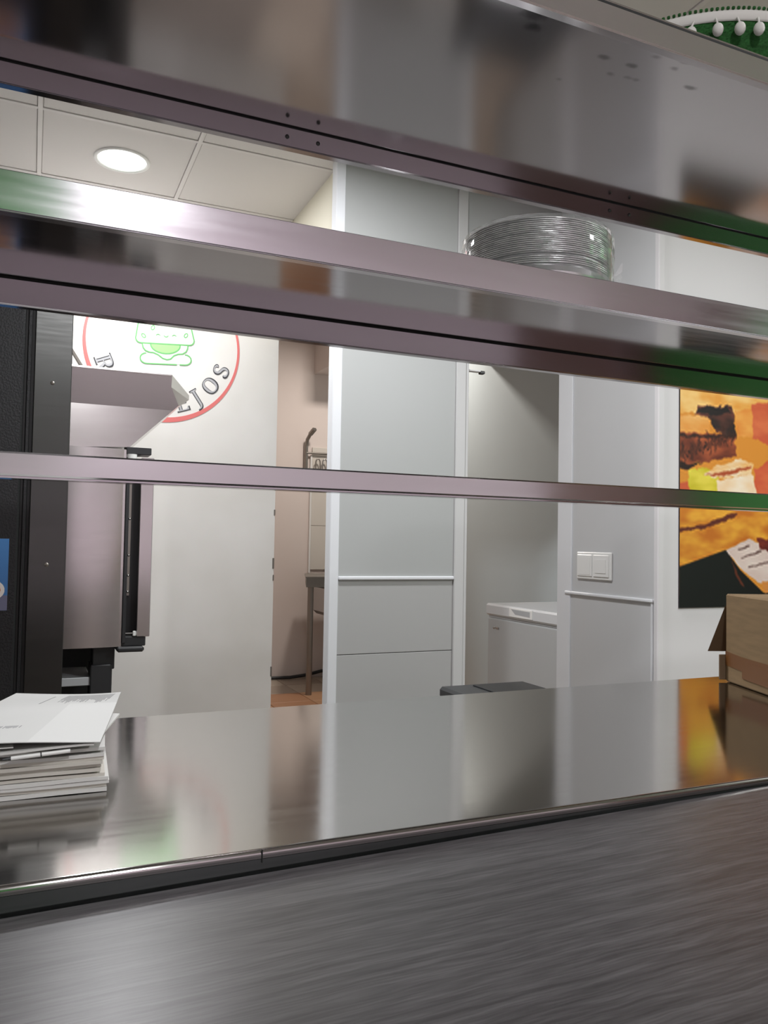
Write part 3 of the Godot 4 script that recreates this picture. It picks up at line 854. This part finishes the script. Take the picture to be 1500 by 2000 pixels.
# ------------------------------------------------------------------ recess and passage
func recess() -> void:
	var t := thing("chest_freezer", "white chest freezer with a recessed lid handle inside the recess", "freezer", Vector3(2.64, 0, -3.46))
	piece(t, "body", Vector3(2.362, 0.04, -3.885), Vector3(2.92, 0.772, -3.02), M.freezer, 0.008)
	piece(t, "base", Vector3(2.39, 0.0, -3.86), Vector3(2.90, 0.04, -3.05), M.black, 0.0)
	piece(t, "gasket", Vector3(2.366, 0.772, -3.88), Vector3(2.92, 0.784, -3.03), M.freezer_grey, 0.002)
	var lid := piece(t, "lid", Vector3(2.352, 0.784, -3.895), Vector3(2.93, 0.849, -3.01), M.freezer_lid, 0.010)
	piece(lid, "handle_frame", Vector3(2.347, 0.795, -3.645), Vector3(2.356, 0.843, -3.43), M.white_plastic, 0.002)
	var s := st()
	var X := Transform3D(Basis(Vector3(0, 0, 1), Vector3(0, 1, 0), Vector3(-1, 0, 0)), Vector3(2.3475, 0, 0))
	prism(s, PackedVector2Array([Vector2(-3.625, 0.836), Vector2(-3.45, 0.834), Vector2(-3.45, 0.806), Vector2(-3.585, 0.810)]), X, 0.001)
	obj("handle_recess", s, M.freezer_grey, lid)
	s = st()
	lathe(s, [Vector2(0, 0.006), Vector2(0.006, 0.005), Vector2(0.009, 0.0)], Vector3.ZERO, 16)
	var lk := obj("lock", s, M.chrome, t)
	lk.position += Vector3(2.362, 0.718, -3.815)
	lk.rotation.z = PI / 2
	piece(t, "lock_tongue", Vector3(2.357, 0.712, -3.80), Vector3(2.364, 0.724, -3.765), M.chrome, 0.002)
	# double socket on the wall that runs to the poster
	var k := thing("wall_socket", "white double socket plate on the grey panel beside the recess", "socket", Vector3(2.305, 1.09, -2.89))
	piece(k, "plate", Vector3(2.299, 1.029, -3.008), Vector3(2.311, 1.152, -2.770), M.white_plastic, 0.004)
	for q in 2:
		var z0 := -2.998 + q * 0.113
		piece(k, "insert", Vector3(2.294, 1.042, z0), Vector3(2.300, 1.140, z0 + 0.103), M.white_plastic, 0.003)
		s = st()
		var Y := Transform3D(Basis(Vector3(0, 0, 1), Vector3(0, 1, 0), Vector3(-1, 0, 0)), Vector3(2.2945, 1.09, z0 + 0.052))
		var ring := PackedVector2Array()
		for i in 24: ring.append(Vector2(0.030 * cos(TAU * i / 24), 0.030 * sin(TAU * i / 24)))
		if q == 1:
			prism(s, PackedVector2Array([Vector2(-0.035, -0.03), Vector2(0.035, -0.03), Vector2(0.035, 0.03), Vector2(-0.035, 0.03)]), Y, 0.003)
			obj("shutter", s, M.white_plastic, k)
		else:
			prism(s, PackedVector2Array([Vector2(-0.040, -0.04), Vector2(0.040, -0.04), Vector2(0.040, 0.04), Vector2(-0.040, 0.04)]), Y, 0.002)
			obj("rocker", s, M.white_plastic, k)
	# poster
	s = st()
	var a := Vector3(2.42, 0.934, -2.4935); var b := Vector3(3.44, 2.224, -2.4935)
	var bn := Vector3.BACK
	quads(s, [Vector3(a.x, b.y, a.z), Vector3(b.x, b.y, a.z), Vector3(b.x, a.y, a.z), Vector3(a.x, a.y, a.z)], [bn, bn, bn, bn], [Vector2(0, 0), Vector2(1, 0), Vector2(1, 1), Vector2(0, 1)])
	var pt := thing("food_poster", "large orange poster photograph of grilled food on the right wall", "poster", Vector3(2.93, 0.934, -2.496))
	obj("print", s, M.poster, pt)
	piece(pt, "backing", Vector3(2.42, 0.934, -2.4995), Vector3(3.44, 2.224, -2.494), M.black, 0.0)
	# black bin behind the counter
	var bi := thing("black_bin", "black plastic bin peeking over the back edge of the steel counter", "bin", Vector3(1.58, 0, -2.4))
	s = st()
	var lo := [Vector3(1.45, 0, -2.58), Vector3(1.71, 0, -2.58), Vector3(1.71, 0, -2.24), Vector3(1.45, 0, -2.24)]
	var hi := [Vector3(1.41, 0.61, -2.62), Vector3(1.75, 0.61, -2.62), Vector3(1.75, 0.61, -2.20), Vector3(1.41, 0.61, -2.20)]
	for i in 4:
		var j := (i + 1) % 4
		poly(s, [lo[i], lo[j], hi[j], hi[i]], Vector3.ZERO, (lo[i] + lo[j]) * 0.5 - Vector3(1.58, 0, -2.41))
	poly(s, lo, Vector3.DOWN)
	poly(s, hi, Vector3.UP)
	obj("body", s, M.black_plastic, bi)
	piece(bi, "lid", Vector3(1.395, 0.61, -2.635), Vector3(1.765, 0.652, -2.185), M.black_plastic, 0.010)
	piece(bi, "lid_flap", Vector3(1.52, 0.651, -2.60), Vector3(1.74, 0.657, -2.22), M.black, 0.002)

func passage() -> void:
	# sink table on steel legs
	var t := thing("sink_table", "stainless steel sink table on thin legs at the end of the passage", "sink", Vector3(2.4, 0, -6.2))
	var s := st()
	# a slanted left end: plan outline pushed down from the rim
	var down := Basis(Vector3(1, 0, 0), Vector3(0, 0, -1), Vector3(0, -1, 0))
	prism(s, pts2([1.935, 5.835, 2.93, 5.835, 2.93, 6.45, 2.13, 6.45]), Transform3D(down, Vector3(0, 0.895, 0)), 0.07)
	obj("top", s, M.dull_steel, t)
	s = st()
	prism(s, pts2([1.926, 5.826, 2.935, 5.826, 2.935, 6.46, 2.125, 6.46]), Transform3D(down, Vector3(0, 0.906, 0)), 0.011)
	obj("rim", s, M.dull_steel, t)
	piece(t, "basin", Vector3(2.16, 0.58, -6.35), Vector3(2.70, 0.83, -5.90), M.chrome, 0.03)
	for x in [1.985, 2.88]:
		for z in [-5.875, -6.40]:
			if z < -6.0 and x < 2.0: x = 2.165
			s = st()
			tube(s, [Vector3(x, 0.0, z), Vector3(x, 0.05, z), Vector3(x, 0.83, z)], 0.023, 14)
			obj("leg", s, M.dull_steel, t)
	# hanging rack with ladles on the end wall
	var r := thing("utensil_rack", "small steel wall rack with hooks above the sink table", "rack", Vector3(2.3, 1.95, -6.6))
	s = st()
	tube(s, [Vector3(2.17, 1.72, -6.62), Vector3(2.17, 2.00, -6.62), Vector3(2.172, 2.06, -6.60), Vector3(2.185, 2.11, -6.55)], 0.016, 12)
	obj("upright", s, M.dull_steel, r)
	s = st()
	bar(s, Vector3(2.182, 2.10, -6.56), Vector3(2.205, 2.145, -6.50), 0.04, 0.03, 0.006)
	obj("head", s, M.dull_steel, r)
	s = st()
	tube(s, [Vector3(2.17, 1.945, -6.61), Vector3(2.6, 1.945, -6.61)], 0.009, 10)
	obj("rail", s, M.dull_steel, r)
	for i in 4:
		s = st()
		var x := 2.27 + 0.062 * i
		var path := []
		for k in 11:
			var a := PI * k / 10.0
			path.append(Vector3(x - 0.02 * cos(a), 1.86 + 0.035 * sin(a), -6.59))
		path.push_front(Vector3(x - 0.02, 1.80, -6.59)); path.append(Vector3(x + 0.02, 1.80, -6.59))
		tube(s, path, 0.006, 8)
		obj("hook", s, M.chrome if i % 2 else M.dull_steel, r)
	s = st()
	tube(s, [Vector3(1.70, 0.018, -6.60), Vector3(1.9, 0.018, -6.585), Vector3(2.05, 0.02, -6.56), Vector3(2.2, 0.03, -6.58), Vector3(2.35, 0.05, -6.62), Vector3(2.5, 0.05, -6.63)], 0.014, 10)
	tag(obj("floor_hose", s, M.black_plastic), "black hose lying along the foot of the passage wall", "hose")

# ------------------------------------------------------------------ things on the counter and shelves
func foil_pans() -> void:
	var at := Vector3(0.685, 1.5312, -1.0)
	var k := 23
	var dz := 0.0028
	var proto: Node3D
	for i in k:
		if i == 0:
			proto = thing("foil_pan", "lowest foil pan of the wrapped stack, its pleated side showing above the shelf", "foil pan", at, "foil pans in the wrapped stack")
			var s := st()
			var wob := func(an: float, ix: int, r: float) -> float: return r * (1.0 + (0.012 * sin(an * 70.0) if ix in [1, 2, 3] else 0.0))
			lathe(s, [Vector2(0.0, 0.0), Vector2(0.086, 0.0), Vector2(0.092, 0.012), Vector2(0.098, 0.030), Vector2(0.1035, 0.0355)], at, 140, wob, false)
			obj("pan_wall", s, M.foil, proto)
			s = st()
			var wz := FastNoiseLite.new(); wz.seed = 5; wz.frequency = 2.0
			var wob3 := func(an: float, ix: int, r: float) -> float: return r + 0.0006 * wz.get_noise_2d(cos(an) * 9.0, sin(an) * 9.0 + ix * 0.2)
			lathe(s, [Vector2(0.1030, 0.0352), Vector2(0.1085, 0.0349), Vector2(0.1097, 0.0358), Vector2(0.1085, 0.0367), Vector2(0.1030, 0.0362)], at, 96, wob3, false)
			obj("rim", s, M.foil, proto)
		else:
			var c: Node3D = proto.duplicate()
			c.name = numbered("foil_pan")
			add_child(c, true)
			rng.seed = 100 + i
			c.position = at + Vector3(rng.randf_range(-0.0003, 0.0003), i * dz + (0.003 if i > 4 else 0.0), rng.randf_range(-0.0003, 0.0003))
			c.rotation.y = (rng.randi() % 70) * TAU / 70.0
			c.set_meta("label", "topmost aluminium foil pan of the wrapped stack" if i == k - 1 else "aluminium foil pan nested inside the stack, only its rim showing")
	# thin crinkled film round the whole stack
	var s := st()
	var nz := FastNoiseLite.new(); nz.seed = 33; nz.frequency = 1.1
	var wob2 := func(an: float, ix: int, r: float) -> float: return r + 0.0034 * nz.get_noise_3d(cos(an) * 11.0, ix * 0.22, sin(an) * 11.0) if r > 0.01 else r
	var pr := []
	for i in 16: pr.append(Vector2(0.1128 - (0.005 if i == 0 else 0.0), 0.001 + 0.1 * i / 15.0))
	pr.append_array([Vector2(0.1095, 0.1055), Vector2(0.103, 0.1085), Vector2(0.0, 0.1095)])
	lathe(s, pr, at, 90, wob2, false)
	var w := thing("plastic_wrap", "clear crinkled plastic wrap around the stack of foil pans", "plastic wrap", at)
	obj("sleeve", s, M.film, w)
	s = st()
	var e := at + Vector3(0.098, 0.025, 0.056)
	for q in 5:
		var a0 := e + Vector3(0, 0.006 * q, 0)
		poly(s, [a0, a0 + Vector3(0.012, 0.012 + 0.003 * q, 0.004 * (q - 2)), a0 + Vector3(0.014, -0.006 + 0.004 * q, 0.006)], Vector3.ZERO, Vector3(0, 0, 1))
		poly(s, [a0, a0 + Vector3(0.012, 0.012 + 0.003 * q, 0.004 * (q - 2)) - Vector3(0, 0, 0.001), a0 + Vector3(0.014, -0.006 + 0.004 * q, 0.005)], Vector3.ZERO, Vector3(0, 0, -1))
	obj("gathered_end", s, M.film, w)

func sombrero() -> void:
	var at := Vector3(1.03, 1.8645, -1.05)
	var t := thing("sombrero", "green felt sombrero with white trim and pompoms on the top shelf", "hat", at)
	var s := st()
	lathe(s, [Vector2(0.10, 0.004), Vector2(0.165, 0.004), Vector2(0.195, 0.010), Vector2(0.217, 0.030), Vector2(0.230, 0.062), Vector2(0.236, 0.100), Vector2(0.233, 0.102), Vector2(0.226, 0.064), Vector2(0.211, 0.034), Vector2(0.19, 0.016), Vector2(0.162, 0.010), Vector2(0.10, 0.010)], at, 96)
	obj("brim", s, M.green_felt, t)
	s = st()
	lathe(s, [Vector2(0.102, 0.004), Vector2(0.103, 0.04), Vector2(0.09, 0.08), Vector2(0.06, 0.11), Vector2(0.03, 0.122), Vector2(0.0, 0.124)], at, 48)
	obj("crown", s, M.green_felt, t)
	# braid: white band with a green stitched edge
	s = st()
	lathe(s, [Vector2(0.2350, 0.088), Vector2(0.2385, 0.0895), Vector2(0.2400, 0.099), Vector2(0.2375, 0.103), Vector2(0.234, 0.104)], at, 120)
	obj("white_braid", s, M.pompom, t)
	s = st()
	for i in 200:
		var a := TAU * i / 200
		var p := at + Vector3(cos(a) * 0.2385, 0.1050, sin(a) * 0.2385)
		box(s, Vector3(-0.0022, -0.0022, -0.002), Vector3(0.0022, 0.0022, 0.002), 0.001, Transform3D(Basis(Vector3.UP, -a + PI / 2), p))
	tag(obj("stitched_edge", s, M.green_felt, t), "", "", "", "stuff")
	for i in 50:
		var a := TAU * i / 50 + 0.04
		rng.seed = 400 + i
		var sw := rng.randf_range(-0.02, 0.02)
		var d := Vector3(cos(a), 0, sin(a)); var d2 := Vector3(cos(a + sw), 0, sin(a + sw))
		s = st()
		var ctr := at + d2 * 0.2430 + Vector3(0, 0.071, 0)
		var pp := []
		for k in 9:
			var an := PI * k / 8
			pp.append(Vector2(0.0078 * sin(an), -0.0096 * cos(an)))
		lathe(s, pp, ctr, 16)
		var po := obj("pompom", s, M.pompom, t)
		s = st()
		tube(s, [at + d * 0.2395 + Vector3(0, 0.090, 0), ctr + Vector3(0, 0.008, 0)], 0.0016, 6)
		obj("cord", s, M.pompom, po)

func bent_sheet(s: SurfaceTool, fl: Vector3, fr: Vector3, bl: Vector3, br: Vector3, th: float, fy: Callable, nx := 16, nz := 16) -> void:
	var P := []
	for j in nz + 1:
		var row := []
		for i in nx + 1:
			var u := float(i) / nx; var v := float(j) / nz
			var p := fl.lerp(fr, u).lerp(bl.lerp(br, u), v)
			p.y += fy.call(u, v)
			row.append(p)
		P.append(row)
	var T := Vector3(0, th, 0)
	for j in nz:
		for i in nx:
			var v := [P[j][i], P[j][i + 1], P[j + 1][i + 1], P[j + 1][i]]
			var n: Vector3 = (v[2] - v[0]).cross(v[3] - v[1]).normalized()
			if n.y < 0: n = -n
			var uv := []
			for e in [[i, j], [i + 1, j], [i + 1, j + 1], [i, j + 1]]: uv.append(Vector2(float(e[0]) / nx, 1.0 - float(e[1]) / nz))
			quads(s, [v[0] + T, v[1] + T, v[2] + T, v[3] + T], [n, n, n, n], uv)
			quads(s, v, [-n, -n, -n, -n], [Vector2(0.02, 0.5), Vector2(0.03, 0.5), Vector2(0.03, 0.51), Vector2(0.02, 0.51)])
	var side := func(a: Vector3, b: Vector3, o: Vector3) -> void:
		var n := (b - a).cross(T).normalized()
		if n.dot(o) < 0: n = -n
		quads(s, [a, b, b + T, a + T], [n, n, n, n], [Vector2(0.02, 0.5), Vector2(0.03, 0.5), Vector2(0.03, 0.51), Vector2(0.02, 0.51)])
	for i in nx:
		side.call(P[0][i], P[0][i + 1], Vector3(0, 0, 1)); side.call(P[nz][i], P[nz][i + 1], Vector3(0, 0, -1))
	for j in nz:
		side.call(P[j][0], P[j + 1][0], Vector3(-1, 0, 0)); side.call(P[j][nx], P[j + 1][nx], Vector3(1, 0, 0))

func papers() -> void:
	# from the counter up: two thick pads, folded sheets, a pen, the printed sheet
	var flat := func(_u: float, _v: float) -> float: return 0.0
	var s: SurfaceTool
	for k in 2:
		var pad := thing("paper_pad", ["thick white paper pad lying on the steel counter, lowest of the pile", "yellowed paper pad with worn edges, second from the bottom of the pile"][k], "paper pad", Vector3(-0.03, 0.90 + 0.0215 * k, -1.05))
		for q in 5:
			rng.seed = 900 + k * 10 + q
			var y := 0.9006 + 0.0210 * k + q * 0.0040
			var e := rng.randf_range(-0.0028, 0.0022)
			var f := rng.randf_range(-0.0035, 0.0015)
			var ph := rng.randf() * 6.0
			var kk := float(k)
			var x1 := 0.0865 - 0.0055 * k + f
			s = st()
			bent_sheet(s, Vector3(-0.16, y, -0.9440 + e), Vector3(x1, y, -0.9395 + e), Vector3(-0.15, y, -1.17), Vector3(x1 + 0.012, y, -1.166), 0.0036, func(u, v): return (0.0003 * sin(u * 11.0 + ph) + 0.0009 * kk * u * u) * (1.0 - v), 20, 6)
			obj("page_bundle", s, M.paper_aged if (k + q) % 3 == 1 or (k == 1 and q < 4) else M.paper, pad)
	s = st()
	bent_sheet(s, Vector3(-0.16, 0.9435, -0.938), Vector3(0.082, 0.9460, -0.940), Vector3(-0.14, 0.9415, -1.19), Vector3(0.100, 0.9445, -1.15), 0.0035, func(u, v): return 0.0020 * sin(u * 5.0) * (1.0 - v) + 0.001, 20, 12)
	tag(obj("folded_sheet", s, M.paper), "folded white sheet resting right on the yellowed pad, below the pen", "paper")
	s = st()
	bent_sheet(s, Vector3(-0.15, 0.9525, -0.932), Vector3(0.070, 0.9515, -0.930), Vector3(-0.14, 0.9505, -1.22), Vector3(0.112, 0.9505, -1.09), 0.0022, func(u, v): return 0.0020 * sin(u * 6.0 + 2.0) * (1.0 - v), 20, 12)
	tag(obj("folded_sheet", s, M.paper), "white sheet with a corner sticking out right, just under the printed sheet", "paper")
	s = st()
	bent_sheet(s, Vector3(-0.16, 0.9562, -0.935), Vector3(-0.01, 0.9562, -0.935), Vector3(-0.16, 0.9557, -1.17), Vector3(-0.026, 0.9557, -1.19), 0.0012, flat, 10, 10)
	tag(obj("folded_sheet", s, M.paper), "small white slip at the left end on top of the paper pile", "paper")
	s = st()
	bent_sheet(s, Vector3(-0.12, 0.9595, -0.932), Vector3(0.076, 0.9595, -0.928), Vector3(-0.012, 0.9585, -1.24), Vector3(0.124, 0.9585, -1.19), 0.0009, func(u, v): return 0.004 * sin(u * 4.0) * (1.0 - v) + 0.006 * pow(u, 3.0) * pow(v, 2.0) - 0.0035 * pow(maxf(0.0, v - 0.85) / 0.15, 2.0) * u, 22, 20)
	tag(obj("printed_sheet", s, M.printed_paper), "white sheet with rows of small print, topmost on the paper pile", "paper")
	var p := thing("pen", "thin white pen with a dark tip between the papers of the pile", "pen", Vector3(0.0, 0.9460, -0.931))
	s = st()
	tube(s, [Vector3(-0.012, 0.9463, -0.9320), Vector3(0.046, 0.9492, -0.9325)], 0.0022, 10)
	obj("barrel", s, M.white_plastic, p)
	s = st()
	tube(s, [Vector3(-0.020, 0.9458, -0.9318), Vector3(-0.012, 0.9463, -0.9320)], 0.0011, 8, 0.0021)
	obj("tip", s, M.black_plastic, p)
	s = st()
	tube(s, [Vector3(0.0165, 0.9477, -0.9322), Vector3(0.0178, 0.9478, -0.9322)], 0.0025, 10)
	obj("ring", s, M.screw, p)

func cardboard_box() -> void:
	var t := thing("cardboard_box", "taped brown cardboard box standing on the far right of the steel counter", "box", Vector3(1.345, 0.9, -1.25))
	var far := Vector3(1.345, 0.9, -1.255)
	var along := Vector3(-0.055, 0, 0.15).normalized()      # visible side runs towards the camera
	var into := Vector3(along.z, 0, -along.x)
	var X := Transform3D(Basis(into, Vector3.UP, along), far)
	var s := st()
	box(s, Vector3(0, 0.001, 0), Vector3(0.30, 0.184, 0.36), 0.003, X)
	obj("carton", s, M.cardboard, t)
	s = st()
	box(s, Vector3(-0.0012, 0.0, -0.0012), Vector3(0.0, 0.002, 0.36), 0.0, X)
	# brown tape round the side, slightly slanting
	s = st()
	var Y := X * Transform3D(Basis(Vector3(0, 0, 1), Vector3(0, 1, 0), Vector3(-1, 0, 0)), Vector3(0, 0, 0))
	prism(s, PackedVector2Array([Vector2(0.001, 0.064), Vector2(0.07, 0.060), Vector2(0.359, 0.058), Vector2(0.359, 0.022), Vector2(0.09, 0.022), Vector2(0.0705, 0.032), Vector2(0.001, 0.035)]), Y, 0.0008)
	obj("tape", s, M.tape, t)
	s = st()
	prism(s, PackedVector2Array([Vector2(0.07, 0.052), Vector2(0.359, 0.052), Vector2(0.359, 0.012), Vector2(0.07, 0.018)]), Y, 0.0014)
	obj("tape", s, M.tape, t)
	# loose flap hanging off the far edge
	s = st()
	var a := X * Vector3(0.0, 0.158, -0.002); var b := X * Vector3(0.29, 0.158, -0.002)
	var drop := Vector3(-0.018, -0.098, -0.030)
	poly(s, [a, b, b + drop, a + drop], Vector3.ZERO, Vector3(-1, 0, 1))
	poly(s, [a, b, b + drop, a + drop], Vector3.ZERO, Vector3(1, 0, -1))
	obj("flap", s, M.cardboard_dark, t)
	s = st()
	box(s, Vector3(-0.012, 0.004, -0.006), Vector3(0.28, 0.056, 0.0), 0.001, X)
	obj("flap", s, M.cardboard_dark, t)

func dining() -> void:
	# decoration behind the camera, seen only as reflections in the steel
	var s := st()
	rng.seed = 77
	box(s, Vector3(-1.2, 1.75, 1.82), Vector3(0.12, 2.78, 1.89), 0.02)
	tag(obj("grass_panel", s, M.grass), "green artificial grass panel on the dining room wall opposite the counter", "wall decoration")
	s = st()
	box(s, Vector3(3.52, 0.5, -2.0), Vector3(3.59, 2.45, 1.5), 0.02)
	tag(obj("grass_panel", s, M.grass), "green artificial grass panel on the side wall of the dining room", "wall decoration")

# ------------------------------------------------------------------ scene
func _ready() -> void:
	# camera: standing at the wood counter, looking a little to the right
	var cam := Camera3D.new()
	cam.name = "camera"
	add_child(cam)
	cam.keep_aspect = Camera3D.KEEP_HEIGHT
	cam.fov = rad_to_deg(2.0 * atan(1000.0 / 1560.0))
	cam.near = 0.02
	cam.far = 60.0
	var fw := Vector3(0.40328, 0.03778, -0.91430)
	var up := Vector3(-0.03123, 0.99913, 0.02751)
	cam.look_at_from_position(Vector3(0, 1.18, 0), Vector3(0, 1.18, 0) + fw, up)
	cam.current = true
	# environment: closed room, only lamps light it
	var we := WorldEnvironment.new()
	we.name = "environment"
	var env := Environment.new()
	env.background_mode = Environment.BG_COLOR
	env.background_color = Color(0.02, 0.02, 0.02)
	env.tonemap_mode = Environment.TONE_MAPPER_LINEAR
	env.tonemap_exposure = 1.0
	env.sdfgi_enabled = true
	env.ssao_enabled = true
	env.ssil_enabled = true
	we.environment = env
	add_child(we)
	materials()
	# lamps
	var cool := Color(0.985, 0.988, 1.0)
	downlight(Vector3(0.310, 2.81, -3.572), 0.100, 2.7, cool, "round glowing downlight in the ceiling tile above the wall emblem")
	downlight(Vector3(0.90, 2.81, -2.30), 0.100, 3.6, cool, "round downlight in the ceiling in front of the grey partition")
	downlight(Vector3(0.27, 2.81, 0.90), 0.100, 3.6, cool, "round downlight in the dining ceiling nearest the camera")
	downlight(Vector3(2.90, 2.81, -0.10), 0.100, 7.0, cool, "round downlight in the dining ceiling towards the right wall")
	downlight(Vector3(2.75, 2.81, -1.40), 0.100, 1.4, cool, "round downlight in the ceiling in front of the food poster")
	downlight(Vector3(2.30, 2.95, -5.50), 0.100, 2.5, Color(1.0, 0.96, 0.92), "round downlight in the ceiling of the back room")
	room()
	counters()
	gantry()
	fridge()
	machine()
	logo()
	recess()
	passage()
	cardboard_box()
	papers()
	foil_pans()
	sombrero()
	dining()
